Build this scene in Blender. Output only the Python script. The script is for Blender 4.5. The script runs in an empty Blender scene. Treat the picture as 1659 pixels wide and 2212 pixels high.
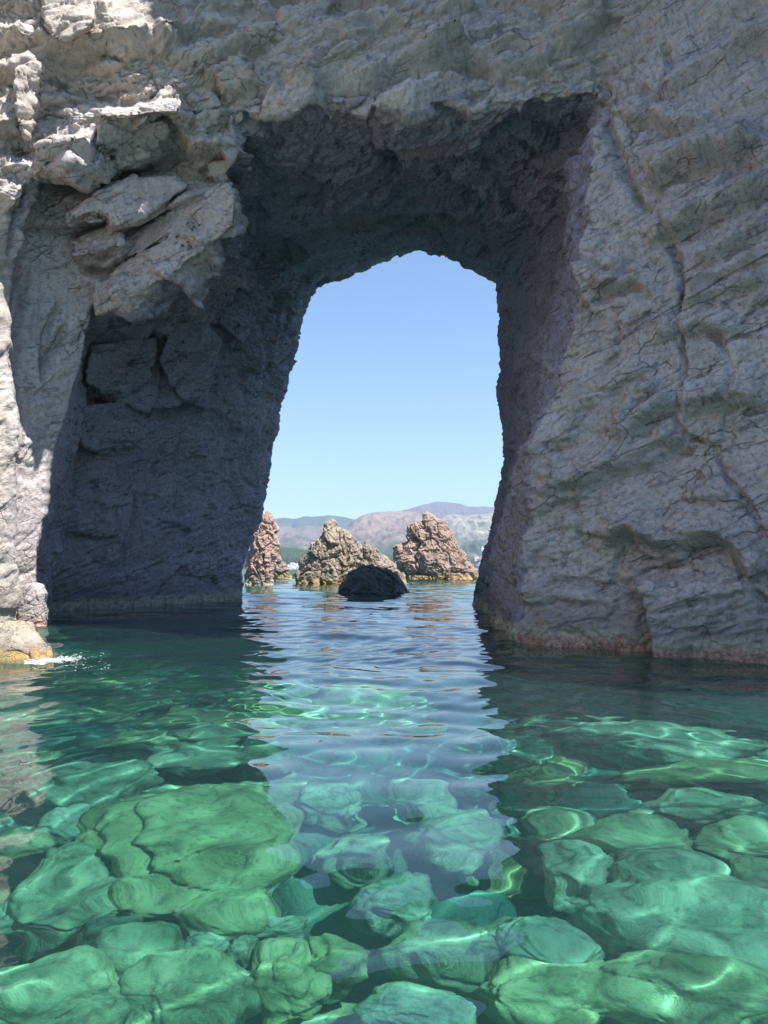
import bpy, math, time
import numpy as np
T0 = time.time()
rad = math.radians
S = bpy.context.scene
C = S.collection

# ------------------------------------------------------------------ camera
CAM_H, PITCH, FPX, CX, CY = 1.8, rad(3.86), 1660.0, 829.5, 1106.0   # photo pixels at 1659 x 2212
cam = bpy.data.objects.new('camera', bpy.data.cameras.new('camera'))
C.objects.link(cam); S.camera = cam
cam.location = (0, 0, CAM_H)
cam.rotation_euler = (rad(90) + PITCH, 0, 0)
cam.data.sensor_fit = 'VERTICAL'; cam.data.sensor_height = 36.0
cam.data.lens = FPX / 2212 * 36.0
cam.data.clip_start = 0.05; cam.data.clip_end = 20000

# ------------------------------------------------------------------ light
SUN_AZ, SUN_EL = rad(-34), rad(57)          # azimuth from +X towards +Y
sd = (math.cos(SUN_AZ) * math.cos(SUN_EL), math.sin(SUN_AZ) * math.cos(SUN_EL), math.sin(SUN_EL))
world = bpy.data.worlds.new('World'); S.world = world; world.use_nodes = True
wn = world.node_tree
sky = wn.nodes.new('ShaderNodeTexSky'); sky.sky_type = 'NISHITA'; sky.sun_disc = False
sky.sun_elevation = SUN_EL; sky.sun_rotation = rad(90) - SUN_AZ
sky.altitude = 0; sky.air_density = 1.0; sky.dust_density = 0.0; sky.ozone_density = 5.0
bgn = wn.nodes['Background']; bgn.inputs[1].default_value = 0.092
wn.links.new(sky.outputs[0], bgn.inputs[0])
sun = bpy.data.lights.new('sun', 'SUN'); sun.energy = 5.0; sun.angle = rad(0.5); sun.color = (1, .96, .9)
sun.cycles.is_caustics_light = True
so = bpy.data.objects.new('sun', sun); C.objects.link(so)
from mathutils import Vector
so.rotation_euler = Vector(sd).to_track_quat('Z', 'Y').to_euler()
S.view_settings.view_transform = 'Standard'; S.view_settings.look = 'None'
S.view_settings.exposure = 1.2; S.view_settings.gamma = 1
S.render.engine = 'CYCLES'
S.cycles.use_denoising = True
S.cycles.max_bounces = 8; S.cycles.diffuse_bounces = 5; S.cycles.glossy_bounces = 4
S.cycles.transmission_bounces = 6; S.cycles.volume_bounces = 0
S.cycles.sample_clamp_indirect = 6.0

# ------------------------------------------------------------------ pixel / world helpers
cp, sp = math.cos(PITCH), math.sin(PITCH)
def ray(x, y):
    v = -(np.asarray(y, float) - CY) / FPX
    return (np.asarray(x, float) - CX) / FPX, cp - v * sp, sp + v * cp
def P(x, y, Y):                                    # point seen at photo pixel (x, y) at distance Y
    a, b, c = ray(x, y); k = Y / b
    return np.array([a * k, Y, CAM_H + c * k])
def B(x, y):                                       # point on the waterline
    a, b, c = ray(x, y); k = -CAM_H / c
    return np.array([a * k, b * k, 0.0])
def proj(v):
    X, Y, Z = v[..., 0], v[..., 1], v[..., 2] - CAM_H
    d = Y * cp + Z * sp; u = -Y * sp + Z * cp
    d = np.where(d > .1, d, .1)
    return CX + FPX * X / d, CY - FPX * u / d
def under(x, y, z):                                # point at depth z (negative) seen through flat water
    a, b, c = ray(x, y); n = math.sqrt(a * a + b * b + c * c)
    k = -CAM_H / c; X, Y = a * k, b * k
    h = math.hypot(a, b); si = h / n; st = si / 1.5; t = st / math.sqrt(1 - st * st) * -z
    return np.array([X + a / h * t, Y + b / h * t, z])

# ------------------------------------------------------------------ noise in numpy
F = np.float32
G3 = np.array([[1,1,0],[-1,1,0],[1,-1,0],[-1,-1,0],[1,0,1],[-1,0,1],[1,0,-1],[-1,0,-1],
               [0,1,1],[0,-1,1],[0,1,-1],[0,-1,-1],[1,1,0],[-1,1,0],[0,-1,1],[0,-1,-1]], F)
def hsh(ix, iy, iz, s=0):
    with np.errstate(over='ignore'):
        h = (ix.astype(np.uint32) * np.uint32(374761393) + iy.astype(np.uint32) * np.uint32(668265263)
             + iz.astype(np.uint32) * np.uint32(2147483647 - 5) + np.uint32(s * 974634777 % 4294967296))
        h = (h ^ (h >> np.uint32(13))) * np.uint32(1274126177)
        h = (h ^ (h >> np.uint32(15))) * np.uint32(2246822519)
        return h ^ (h >> np.uint32(16))
def perlin(p, s=0):
    p = p.astype(F); i = np.floor(p); f = p - i; i = i.astype(np.int64)
    u = f * f * f * (f * (f * 6 - 15) + 10)
    out = 0
    for dx in (0, 1):
        wx = u[:, 0] if dx else 1 - u[:, 0]
        for dy in (0, 1):
            wy = u[:, 1] if dy else 1 - u[:, 1]
            for dz in (0, 1):
                wz = u[:, 2] if dz else 1 - u[:, 2]
                g = G3[hsh(i[:, 0] + dx, i[:, 1] + dy, i[:, 2] + dz, s) & np.uint32(15)]
                out = out + wx * wy * wz * (g[:, 0] * (f[:, 0] - dx) + g[:, 1] * (f[:, 1] - dy) + g[:, 2] * (f[:, 2] - dz))
    return out
def fbm(p, o=4, s=0, g=.5, ridged=False):
    r = 0; a = 1
    for k in range(o):
        n = perlin(p * (2.03 ** k), s + k)
        if ridged: n = .5 - np.abs(n) * 1.6
        r = r + a * n; a *= g
    return r
def cells(p, s=0, jit=.9):
    """nearest jittered cell: returns F1, F2-F1, four randoms, offset to the cell centre"""
    p = p.astype(F); i = np.floor(p).astype(np.int64); f = p - i
    n = len(p); d1 = np.full(n, 9, F); d2 = np.full(n, 9, F)
    hid = np.zeros(n, np.uint32); off = np.zeros((n, 3), F)
    for dx in (-1, 0, 1):
        for dy in (-1, 0, 1):
            for dz in (-1, 0, 1):
                h = hsh(i[:, 0] + dx, i[:, 1] + dy, i[:, 2] + dz, s)
                ox = dx + .5 + jit * ((h & np.uint32(1023)).astype(F) / 1023 - .5) - f[:, 0]
                oy = dy + .5 + jit * (((h >> np.uint32(10)) & np.uint32(1023)).astype(F) / 1023 - .5) - f[:, 1]
                oz = dz + .5 + jit * (((h >> np.uint32(20)) & np.uint32(1023)).astype(F) / 1023 - .5) - f[:, 2]
                d = ox * ox + oy * oy + oz * oz
                m = d < d1
                d2 = np.where(m, d1, np.minimum(d2, d)); d1 = np.where(m, d, d1)
                hid = np.where(m, h, hid)
                off[m, 0] = ox[m]; off[m, 1] = oy[m]; off[m, 2] = oz[m]
    h2 = hsh(hid, hid >> np.uint32(7), hid >> np.uint32(3), s + 77)
    r = [((h2 >> np.uint32(8 * k)) & np.uint32(255)).astype(F) / 255 - .5 for k in range(4)]
    return np.sqrt(d1), np.sqrt(d2) - np.sqrt(d1), r, off
def facets(p, s=0, tilt=1.0):
    """broken blocks: every cell is a tilted plane, steps between the cells"""
    f1, e, r, o = cells(p, s)
    return r[0] * .6 + tilt * 1.25 * (r[1] * o[:, 0] + r[2] * o[:, 1] + r[3] * o[:, 2]) * 1.6, e
def sstep(a, b, x):
    t = np.clip((x - a) / (b - a), 0, 1); return t * t * (3 - 2 * t)

# ------------------------------------------------------------------ mesh helpers
def mesh_np(name, V, Q, mat, parent=None, smooth=True, attrs=None):
    me = bpy.data.meshes.new(name)
    V = np.ascontiguousarray(V, F); Q = np.ascontiguousarray(Q, np.int32); k = Q.shape[1]
    me.vertices.add(len(V)); me.vertices.foreach_set('co', V.ravel())
    me.loops.add(Q.size); me.loops.foreach_set('vertex_index', Q.ravel())
    me.polygons.add(len(Q)); me.polygons.foreach_set('loop_start', np.arange(0, Q.size, k, dtype=np.int32))
    if smooth: me.polygons.foreach_set('use_smooth', np.ones(len(Q), bool))
    for an, av in (attrs or {}).items():
        at = me.attributes.new(an, 'FLOAT', 'POINT'); at.data.foreach_set('value', np.ascontiguousarray(av, F))
    me.update(calc_edges=True); me.validate()
    me.materials.append(mat)
    o = bpy.data.objects.new(name, me); C.objects.link(o)
    if parent is not None: o.parent = parent
    return o
def gridq(nu, nv, closed=False):
    i = np.arange(nu * nv).reshape(nu, nv)
    if closed: i = np.concatenate([i, i[:, :1]], 1)
    return np.stack([i[:-1, :-1], i[1:, :-1], i[1:, 1:], i[:-1, 1:]], -1).reshape(-1, 4)
def gnormal(V):
    du = np.gradient(V, axis=0); dv = np.gradient(V, axis=1)
    n = np.cross(du, dv); return n / (np.linalg.norm(n, axis=-1, keepdims=True) + 1e-9)
def blur(A, k, axis):
    if k < 1: return A
    pad = [(0, 0)] * A.ndim; pad[axis] = (k, k)
    c = np.cumsum(np.pad(A, pad, mode='edge'), axis=axis)
    c = np.concatenate([np.zeros_like(np.take(c, [0], axis)), c], axis)
    n = 2 * k + 1; L = A.shape[axis]
    return (np.take(c, np.arange(n, n + L), axis) - np.take(c, np.arange(0, L), axis)) / n
def tag(o, label=None, cat=None, group=None, kind=None):
    if label: o['label'] = label
    if cat: o['category'] = cat
    if group: o['group'] = group
    if kind: o['kind'] = kind
    return o
def empty(name, loc=(0, 0, 0)):
    o = bpy.data.objects.new(name, None); C.objects.link(o); o.location = loc; return o

# ------------------------------------------------------------------ materials
class NB:
    def __init__(s, name):
        s.m = bpy.data.materials.new(name); s.m.use_nodes = True; s.t = s.m.node_tree
        s.b = s.t.nodes['Principled BSDF']; s.geo = s.t.nodes.new('ShaderNodeNewGeometry')
    def n(s, k, **kw):
        x = s.t.nodes.new(k)
        for a, b in kw.items(): setattr(x, a, b)
        return x
    def put(s, sock, v):
        if isinstance(v, bpy.types.NodeSocket): s.t.links.new(v, sock)
        elif isinstance(v, (tuple, list)) and len(v) == 3 and sock.type == 'RGBA': sock.default_value = (*v, 1)
        else: sock.default_value = v
    def coord(s, sc=(1, 1, 1), rot=(0, 0, 0)):
        r = s.n('ShaderNodeMapping'); s.put(r.inputs[0], s.geo.outputs['Position'])
        r.inputs['Rotation'].default_value = rot
        q = s.n('ShaderNodeMapping'); s.put(q.inputs[0], r.outputs[0]); q.inputs['Scale'].default_value = sc
        return q.outputs[0]
    def noise(s, co, sc, det=6, rough=.6, dist=0.0):
        x = s.n('ShaderNodeTexNoise'); s.put(x.inputs['Vector'], co); x.inputs['Scale'].default_value = sc
        x.inputs['Detail'].default_value = det; x.inputs['Roughness'].default_value = rough; x.inputs['Distortion'].default_value = dist
        return x.outputs[0]
    def voro(s, co, sc, feat='F1'):
        x = s.n('ShaderNodeTexVoronoi', feature=feat); s.put(x.inputs['Vector'], co); x.inputs['Scale'].default_value = sc
        return x.outputs[0]
    def ramp(s, f, stops):
        x = s.n('ShaderNodeValToRGB'); s.put(x.inputs[0], f); e = x.color_ramp.elements
        for k, (p_, c) in enumerate(stops):
            el = e[k] if k < 2 else e.new(p_)
            el.position = p_; el.color = (*((c, c, c) if not isinstance(c, tuple) else c), 1)
        return x.outputs[0]
    def mix(s, f, a, b, mode='MIX'):
        x = s.n('ShaderNodeMix', data_type='RGBA', blend_type=mode); s.put(x.inputs[0], f); s.put(x.inputs[6], a); s.put(x.inputs[7], b)
        return x.outputs[2]
    def math(s, op, a, b=0.0, c=0.0):
        x = s.n('ShaderNodeMath', operation=op); s.put(x.inputs[0], a); s.put(x.inputs[1], b); s.put(x.inputs[2], c)
        return x.outputs[0]
    def z(s):
        x = s.n('ShaderNodeSeparateXYZ'); s.put(x.inputs[0], s.geo.outputs['Position']); return x.outputs[2]
    def bump(s, h, st, d, nrm=None):
        x = s.n('ShaderNodeBump'); s.put(x.inputs['Height'], h); x.inputs['Strength'].default_value = st; x.inputs['Distance'].default_value = d
        if nrm: s.put(x.inputs['Normal'], nrm)
        return x.outputs[0]
    def attr(s, name):
        x = s.n('ShaderNodeAttribute', attribute_name=name); return x.outputs['Fac']
    def out(s, col, nrm=None, rough=.9, spec=.2):
        s.put(s.b.inputs['Base Color'], col); s.put(s.b.inputs['Roughness'], rough)
        s.b.inputs['Specular IOR Level'].default_value = spec
        if nrm: s.put(s.b.inputs['Normal'], nrm)
        return s.m

def rock_mat(name, dark, mid, light, warm, bed=(rad(-6), rad(20), 0), band=True, wet=None, bs=1.0, sc=1.0, red=None, pink=True, foot=(.42, .42, .34), bsc=1.0, ckf=.6):
    b = NB(name)
    co = b.coord((1, 1, 1)); st = b.coord((.45, .45, 1.9), bed)
    big = b.noise(co, .28 * sc, 5, .6, .5); med = b.noise(st, .9 * sc, 8, .68, .6)
    fin = b.noise(co, 9 * sc, 8, .75); grain = b.noise(co, 45 * sc, 3, .8)
    col = b.mix(b.ramp(med, [(.33, 0.0), (.66, 1.0)]), mid, light)
    col = b.mix(b.math('MULTIPLY', b.ramp(big, [(.42, 0.0), (.62, 1.0)]), .8), col, warm)
    st2 = b.coord((.6, .6, 3.6), (bed[0] + .06, bed[1] + .1, .3))
    dk = b.noise(st2, 1.3 * sc, 9, .7, 1.0)
    col = b.mix(b.ramp(dk, [(.34, 1.0), (.45, 0.0)]), col, dark)
    col = b.mix(b.ramp(fin, [(.34, .75), (.52, 0.0)]), col, dark)
    col = b.mix(b.ramp(fin, [(.58, 0.0), (.8, .5)]), col, light)
    v = b.voro(b.coord((1, 1, 1)), 5.5 * sc)
    pit = b.ramp(v, [(.06, 1.0), (.13, 0.0)])
    col = b.mix(b.math('MULTIPLY', pit, b.ramp(b.noise(co, .8, 3), [(.5, 0.0), (.6, .8)])), col, dark)
    br = b.noise(b.coord((1, 1, .45)), .75 * sc, 7, .65, 1.2)
    col = b.mix(b.ramp(br, [(.50, 0.0), (.66, .6)]), col, tuple(x_ * .62 + y_ * .2 for x_, y_ in zip(mid, warm)))
    sp_ = b.noise(b.coord((1.6, 1.6, .22)), 1.1 * sc, 6, .7, .4)
    col = b.mix(b.ramp(sp_, [(.56, 0.0), (.68, .55)]), col, tuple(x_ * .42 for x_ in mid))
    wob_ = b.n('ShaderNodeMix', data_type='VECTOR'); b.put(wob_.inputs[0], .10); b.put(wob_.inputs[4], b.coord((.75, .75, 1.7), bed))
    nz = b.n('ShaderNodeTexNoise'); b.put(nz.inputs['Vector'], co); nz.inputs['Scale'].default_value = 1.1 * sc; nz.inputs['Detail'].default_value = 5
    vm = b.n('ShaderNodeVectorMath', operation='SCALE'); b.put(vm.inputs[0], nz.outputs['Color']); vm.inputs['Scale'].default_value = 9.0; b.put(wob_.inputs[5], vm.outputs[0])
    k1 = b.ramp(b.voro(wob_.outputs[1], 1.0 * sc, 'DISTANCE_TO_EDGE'), [(.0, 1.0), (.022, 0.0)])
    k2 = b.ramp(b.voro(wob_.outputs[1], 2.9 * sc, 'DISTANCE_TO_EDGE'), [(.0, 1.0), (.03, 0.0)])
    ck = b.math('MAXIMUM', b.math('MULTIPLY', k1, b.ramp(b.noise(co, .9 * sc, 3), [(.50, 0.0), (.57, 1.0)])), b.math('MULTIPLY', k2, b.ramp(b.noise(co, 1.3 * sc, 3), [(.58, 0.0), (.66, .5)])))
    ck = b.math('MULTIPLY', ck, ckf)
    col = b.mix(b.math('MULTIPLY', ck, .45), col, dark)
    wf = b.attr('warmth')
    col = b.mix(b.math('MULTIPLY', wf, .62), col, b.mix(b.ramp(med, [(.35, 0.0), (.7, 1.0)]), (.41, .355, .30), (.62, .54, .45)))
    if red: col = b.mix(b.ramp(b.noise(co, .5, 5, .6), [(.4, 0.0), (.62, .85)]), col, red)
    if band:
        z = b.math('ADD', b.z(), b.math('MULTIPLY', b.math('SUBTRACT', b.noise(co, 1.6, 6, .7), .5), .55))
        z = b.math('MULTIPLY', z, bsc)
        wetz = b.ramp(b.math('MULTIPLY', z, .25), [(.12, .6), (.34, 0.0)])
        col = b.mix(wetz, col, tuple(x_ * .42 for x_ in mid))
        pal = b.math('MULTIPLY', b.ramp(b.math('MULTIPLY', z, .5), [(.15, 1.0), (.27, 0.0)]), b.ramp(b.noise(co, 6, 5, .7), [(.4, .25), (.58, 1.0)]))
        col = b.mix(pal, col, foot)
        if pink:
            pk = b.ramp(b.math('MULTIPLY', z, .5), [(.06, 1.0), (.15, 0.0)])
            col = b.mix(pk, col, b.mix(b.ramp(b.noise(co, 14, 4, .7), [(.4, 0.0), (.6, 1.0)]), (.24, .15, .13), (.50, .35, .31)))
        uw = b.ramp(b.math('MULTIPLY', b.z(), .5), [(-.03, 1.0), (.01, 0.0)])
        col = b.mix(b.ramp(b.math('ADD', b.math('MULTIPLY', b.z(), .5), .5), [(.44, 1.0), (.5, 0.0)]), col, (.10, .15, .10))
    n = b.bump(med, .45 * bs, .2); n = b.bump(b.noise(co, 3.2 * sc, 7, .7, .3), .5 * bs, .10, n); n = b.bump(fin, .5 * bs, .04, n); n = b.bump(grain, .5 * bs, .014, n)
    n = b.bump(b.math('MULTIPLY', pit, -1.0), .3, .03, n); n = b.bump(b.math('MULTIPLY', ck, -1.0), .8, .06, n)
    return b.out(b.mix(b.math('MULTIPLY', ck, .6), col, dark), n, .92, .15)

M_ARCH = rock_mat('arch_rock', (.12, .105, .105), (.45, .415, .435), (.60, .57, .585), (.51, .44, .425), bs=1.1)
M_TUNNEL_SHADE = rock_mat('tunnel_rock_shaded', (.08, .085, .11), (.30, .29, .37), (.42, .41, .50), (.34, .305, .34), pink=False, bs=.9, ckf=.35)  # arch rock again, darkened and blued to carry the passage's shade
M_STACK = rock_mat('stack_rock', (.06, .052, .045), (.23, .19, .15), (.40, .33, .255), (.28, .22, .18), sc=.45, pink=False, bs=1.2, foot=(.40, .29, .13))
M_STACKR = rock_mat('stack_rock_reddish', (.07, .05, .045), (.24, .185, .15), (.40, .32, .26), (.33, .22, .17), sc=.4, pink=False, red=(.30, .21, .18), bs=1.1, foot=(.46, .32, .13))
M_RED = rock_mat('red_rock', (.09, .045, .045), (.32, .235, .205), (.47, .37, .32), (.38, .26, .22), sc=.5, pink=False, red=(.36, .24, .205), bs=.8)
M_SHADED_ROCK = rock_mat('shaded_rock', (.012, .014, .016), (.11, .12, .14), (.20, .20, .21), (.12, .12, .125), sc=.8, pink=False, band=False, bs=1.3)  # the arch's shade is put into this dark base colour
M_FORE = rock_mat('shore_rock', (.13, .11, .09), (.34, .30, .25), (.50, .45, .38), (.40, .33, .24), sc=1.6, pink=False, foot=(.50, .32, .12), bsc=3.6, ckf=.3)

# ------------------------------------------------------------------ sculpting tools
def bedding(v, s=1.0):
    """coordinates turned so that the third axis crosses the beds (they rise to the right)"""
    a, b_ = rad(20), rad(-8)
    x, y, z = v[:, 0], v[:, 1], v[:, 2]
    w = z * math.cos(a) - x * math.sin(a) + y * math.sin(b_)
    u = x * math.cos(a) + z * math.sin(a)
    return np.stack([u, y, w], 1).astype(F)
def seg_dist(px, py, pts):
    """signed distance (positive above / left of the running line) and a fade towards its two ends"""
    pts = np.asarray(pts, float); best = np.full(px.shape, 1e9); sg = np.zeros(px.shape); tt = np.zeros(px.shape)
    L = np.concatenate([[0], np.cumsum(np.hypot(*np.diff(pts, axis=0).T))])
    for k in range(len(pts) - 1):
        a, d = pts[k], pts[k + 1] - pts[k]; l2 = (d ** 2).sum()
        t = np.clip(((px - a[0]) * d[0] + (py - a[1]) * d[1]) / l2, 0, 1)
        ex, ey = px - a[0] - t * d[0], py - a[1] - t * d[1]
        di = np.hypot(ex, ey); m = di < best
        best = np.where(m, di, best); sg = np.where(m, np.sign(d[0] * (py - a[1]) - d[1] * (px - a[0])), sg)
        tt = np.where(m, (L[k] + t * math.sqrt(l2)) / L[-1], tt)
    return best, -sg, np.clip(np.minimum(tt, 1 - tt) * 6, 0, 1)
def carve(px, py, ledges, cracks):
    """ledges: (points, height, reach): rock above the line stands out, sharp lip on the line; cracks: (points, depth, width)"""
    H = np.zeros(px.shape)
    wob = perlin(np.stack([px * .016, py * .016, px * 0], 1), 5) * 11 + perlin(np.stack([px * .045, py * .045, px * 0], 1), 6) * 2.5
    wob2 = perlin(np.stack([px * .016, py * .016, px * 0 + 9], 1), 7) * 11 + perlin(np.stack([px * .045, py * .045, px * 0 + 5], 1), 8) * 2.5
    for kind, items in ((0, ledges), (1, cracks)):
        for pts, h, r in items:
            a = np.asarray(pts, float); pad = r * 1.3 + 12
            m = (px > a[:, 0].min() - pad) & (px < a[:, 0].max() + pad) & (py > a[:, 1].min() - pad) & (py < a[:, 1].max() + pad)
            if not m.any(): continue
            d, sg, f = seg_dist(px[m] + wob[m], py[m] + wob2[m], pts)
            if kind == 0:
                s_ = d * sg; up = np.clip(1 - s_ / r, 0, 1) * sstep(-8, 8, s_)
                dn = np.exp(-(d / (8 + r * .12)) ** 2) * (1 - sstep(-10, 0, s_)) * -.5
                H[m] += h * f * (up + dn)
            else:
                H[m] -= h * f * np.exp(-(d / r) ** 2)
    return H

# =================================================================== THE ARCH
def W(x, y, z): return np.array([x, y, z], float)
RIM = [B(62,1348), P(85,1200,22.6), P(140,960,22.8), P(190,780,22.8), P(200,660,22.5), P(330,600,22.2), P(420,540,21.8), P(508,475,21.3),
       P(492,300,20.5), P(520,245,20), P(700,230,19.5), P(900,234,19.5), P(1100,215,19.3), P(1290,200,19), P(1285,350,18.7),
       P(1245,600,18.3), P(1215,800,18), P(1165,1000,17.8), P(1150,1100,17.7), P(1125,1280,17.6), B(1110,1390)]
MID1 = [B(95,1320), P(100,1200,29), P(150,1000,28.5), P(180,880,27.5), P(200,770,26.5), P(330,680,25.8), P(455,610,25), P(512,520,24),
        P(512,410,22.8), P(530,350,22.3), P(700,330,22.3), P(900,330,22.3), P(1090,325,22.2), P(1240,320,21.5), P(1243,430,21),
        P(1225,640,20.5), P(1165,830,20.5), P(1125,1000,20.5), P(1110,1100,20.3), P(1100,1280,20), B(1100,1370)]
MID2 = [B(300,1312), P(310,1200,32), P(330,1030,32), P(370,900,31.5), P(430,780,30.5), P(470,700,29.5), P(500,640,28.5), P(520,580,27.5),
        P(520,500,27), P(620,485,27), P(740,460,27), P(900,430,27), P(1060,440,26.5), P(1190,465,26), P(1228,490,25),
        P(1185,650,25), P(1142,840,25), P(1102,1010,25), P(1085,1130,25.5), P(1066,1260,26), B(1062,1330)]
BACK = [B(530,1293), P(530,1230,40), P(578,1095,40), P(594,1000,40), P(612,900,39.5), P(634,800,39.5), P(650,735,39), P(672,665,38.5),
        P(690,620,38), P(760,600,38), P(834,566,38), P(905,548,38), P(962,556,37), P(1002,590,36.5), P(1065,612,36),
        P(1072,700,35), P(1067,860,34.5), P(1089,985,34.5), P(1084,1085,34.5), P(1048,1185,34.5), B(1015,1305)]
FACE1 = [B(30,1350), P(42,1200,22.0), P(70,960,21.6), P(38,780,21.4), P(45,560,21.2), P(85,430,21.0), P(200,330,20.4), P(330,250,20),
         P(380,170,20), P(450,90,20.2), P(680,60,20.5), P(900,60,20.6), P(1100,50,20.3), P(1350,20,19.2), P(1450,250,17.5),
         P(1450,520,16.8), P(1450,760,16.3), P(1450,960,15.9), P(1450,1080,15.6), P(1440,1270,15.3), B(1420,1418)]
FACE1B = [B(26,1356), P(34,1200,21.0), P(58,960,20.4), P(26,780,20.2), P(34,560,20.0), P(70,420,19.9), P(180,300,19.7), P(290,210,19.6),
          P(340,120,19.8), P(430,20,20.4), P(680,-40,21.3), P(900,-40,21.3), P(1120,-60,20.8), P(1450,-80,18.8), P(1560,220,16.8),
          P(1560,500,16), P(1560,750,15.5), P(1560,950,15.1), P(1560,1080,14.8), P(1550,1270,14.6), B(1560,1428)]
FACE2 = [B(-120,1370), P(-120,1200,19.3), P(-120,960,18.9), P(-120,780,18.6), P(-120,560,18.4), P(-120,380,18.4), P(-80,200,18.5), P(0,60,18.7),
         P(100,-60,19), P(300,-160,19.8), P(650,-220,22.3), P(900,-220,22.3), P(1180,-240,21.3), P(1600,-250,18), P(1800,150,15.5),
         P(1800,450,14.7), P(1800,720,14.2), P(1800,950,13.8), P(1800,1080,13.6), P(1800,1270,13.4), B(1800,1446)]
FACE3 = [W(-10.3,11,0), W(-10.4,11,3), W(-10.5,11,6), W(-10.6,11,9), W(-10.8,11,12), W(-11,11,15), W(-11.4,11.5,19), W(-11.5,14,23),
         W(-9,19,27), W(-7,22,29), W(-3,24.5,29.5), W(1,24.5,30), W(5,24,35), W(10,14.5,56), W(10.5,8.2,50),
         W(10.3,9.6,33), W(10,8.5,24), W(10,6.8,14), W(10,7.2,8), W(10,8.0,3), W(10,8.2,0)]  # unseen right-hand heights shaped to throw shade on lintel and water
FACE4 = [W(-11,-16,0), W(-11.2,-16,3), W(-11.4,-16,6), W(-11.6,-16,9), W(-12,-16,12), W(-12.5,-16,15), W(-14,-15,18), W(-16,-8,22),
         W(-15,18,29), W(-9,24,31), W(-4,27,31), W(1,27,31.5), W(6,28,37), W(14,20,58), W(16,8,52),
         W(16,8.6,35), W(15,7.8,24), W(15,6.4,14), W(15,7.0,8), W(15,7.6,3), W(15,7.5,0)]  # right side out of view, raised with the shade-casting heights
OUT1 = [W(-30,-14,0), W(-30,-14,4), W(-30,-14,8), W(-30,-14,12), W(-30,-13,16), W(-30,-12,19), W(-28,-4,24), W(-24,12,29),
        W(-16,27,32), W(-10,29,33), W(-4,30,33), W(2,30,33), W(8,30,38), W(17,25,56), W(22,12,50),
        W(22,8.5,34), W(22,8.5,20), W(22,8,12), W(22,8,8), W(22,8,4), W(22,8,0)]  # right side unseen too, raised behind the shade-casting corner
OUT2 = [p_ + W(0, (46 - p_[1]) * .9, -1 if p_[2] > 2 else 0) for p_ in OUT1]
BFACE = [p_ * np.array([1, 1, 1]) + W((-3.5 if k < 9 else (3.5 if k > 13 else 0)), 3.0, 0 if k in (0, 20) else (4 if 8 < k < 14 else .5)) for k, p_ in enumerate(BACK)]
rings = [FACE3, FACE2, FACE1B, FACE1, RIM, MID1, MID2, BACK, BFACE, OUT2, OUT1, FACE4, FACE3]
nseg  = [  40,    90,     60,    110, 100, 120, 110,  24,    10,   6,    10, 60]
def station_fill(R):
    R = [R[0] * np.array([1, 1, 0]) + W(0, 0, -11)] + list(R) + [R[-1] * np.array([1, 1, 0]) + W(0, 0, -11)]
    return np.array(R)
# samples along: more for the long segments
SEG = [14] + [62, 74, 62, 40, 64, 46, 54, 60, 34, 70, 70, 70, 70, 60, 84, 70, 70, 36, 62, 46] + [14]
def along(R):
    R = station_fill(R); out = []
    for k, n in enumerate(SEG):
        t = np.linspace(0, 1, n, endpoint=False)[:, None]; out.append(R[k] * (1 - t) + R[k + 1] * t)
    out.append(R[-1:]); A = np.concatenate(out)
    return A
RR = [along(R) for R in rings]
rows = []; vpar = []
for k in range(len(rings) - 1):
    for j in range(nseg[k]):
        t = j / nseg[k]; rows.append(RR[k] * (1 - t) + RR[k + 1] * t); vpar.append(k + t)
V = np.array(rows); vpar = np.array(vpar); NV, NU = V.shape[:2]
V[:, 13:-13] = .5 * V[:, 13:-13] + .5 * blur(V, 9, 1)[:, 13:-13]
Vw = np.concatenate([V[-20:], V, V[:20]]); Vs = blur(blur(Vw, 5, 0), 5, 0)[20:-20]
V = Vs
upar = np.concatenate([k + np.linspace(0, 1, n, endpoint=False) for k, n in enumerate(SEG)] + [[len(SEG)]]) - 1   # station index 0..20
VP = np.repeat(vpar[:, None], NU, 1).ravel(); UP = np.repeat(upar[None], NV, 0).ravel()
N = gnormal(V)
ctr = np.array([0, 30., 8.])
# normals must leave the rock: at the rim of the vault they point down / to the camera
test = N[(vpar > 5.4) & (vpar < 5.6)][0]; mid = V[(vpar > 5.4) & (vpar < 5.6)][0]
if ((ctr - mid) * test).sum() < 0: N = -N
FLIP = ((ctr - mid) * test).sum()
N = blur(blur(N, 8, 0), 8, 1); N /= np.linalg.norm(N, axis=-1, keepdims=True) + 1e-9
v = V.reshape(-1, 3); n_ = N.reshape(-1, 3)
px, py = proj(v)
bd = bedding(v)
warp = np.stack([perlin(v * .35, 1), perlin(v * .35, 2), perlin(v * .35, 3)], 1)
bw = bd + warp * .35
front = np.maximum(sstep(4.6, 3.9, VP), (VP > 10))                                         # 1 on the outer face
left = sstep(11, 8, UP); right = sstep(12.5, 14, UP)
top = (1 - left) * (1 - right)
# how broken the rock is
blocky = front * (.25 + .75 * left * sstep(3.4, 6.0, UP) + .55 * top) + (1 - front) * (.25 + .35 * top + .5 * sstep(3.6, 5.2, UP) * sstep(9, 8, UP))
blocky = np.clip(blocky * (1 - .75 * front * sstep(5.2, 4.0, UP)), .10, 1)
big, e1 = facets(bw * np.array([.38, .5, .95], F), 11, 1.1)
medf, e2 = facets(bw * np.array([.85, 1.1, 2.3], F) + 7, 12, 1.1)
sml, e3 = facets(bw * np.array([2.6, 2.8, 6.5], F) + 3, 13, 1.0)
H = fbm(v * .16, 2, 20) * .5
H += blocky * (big * .85 + medf * .27)
H -= blocky * (.16 * sstep(.10, 0, e1) + .07 * sstep(.09, 0, e2))
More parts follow.
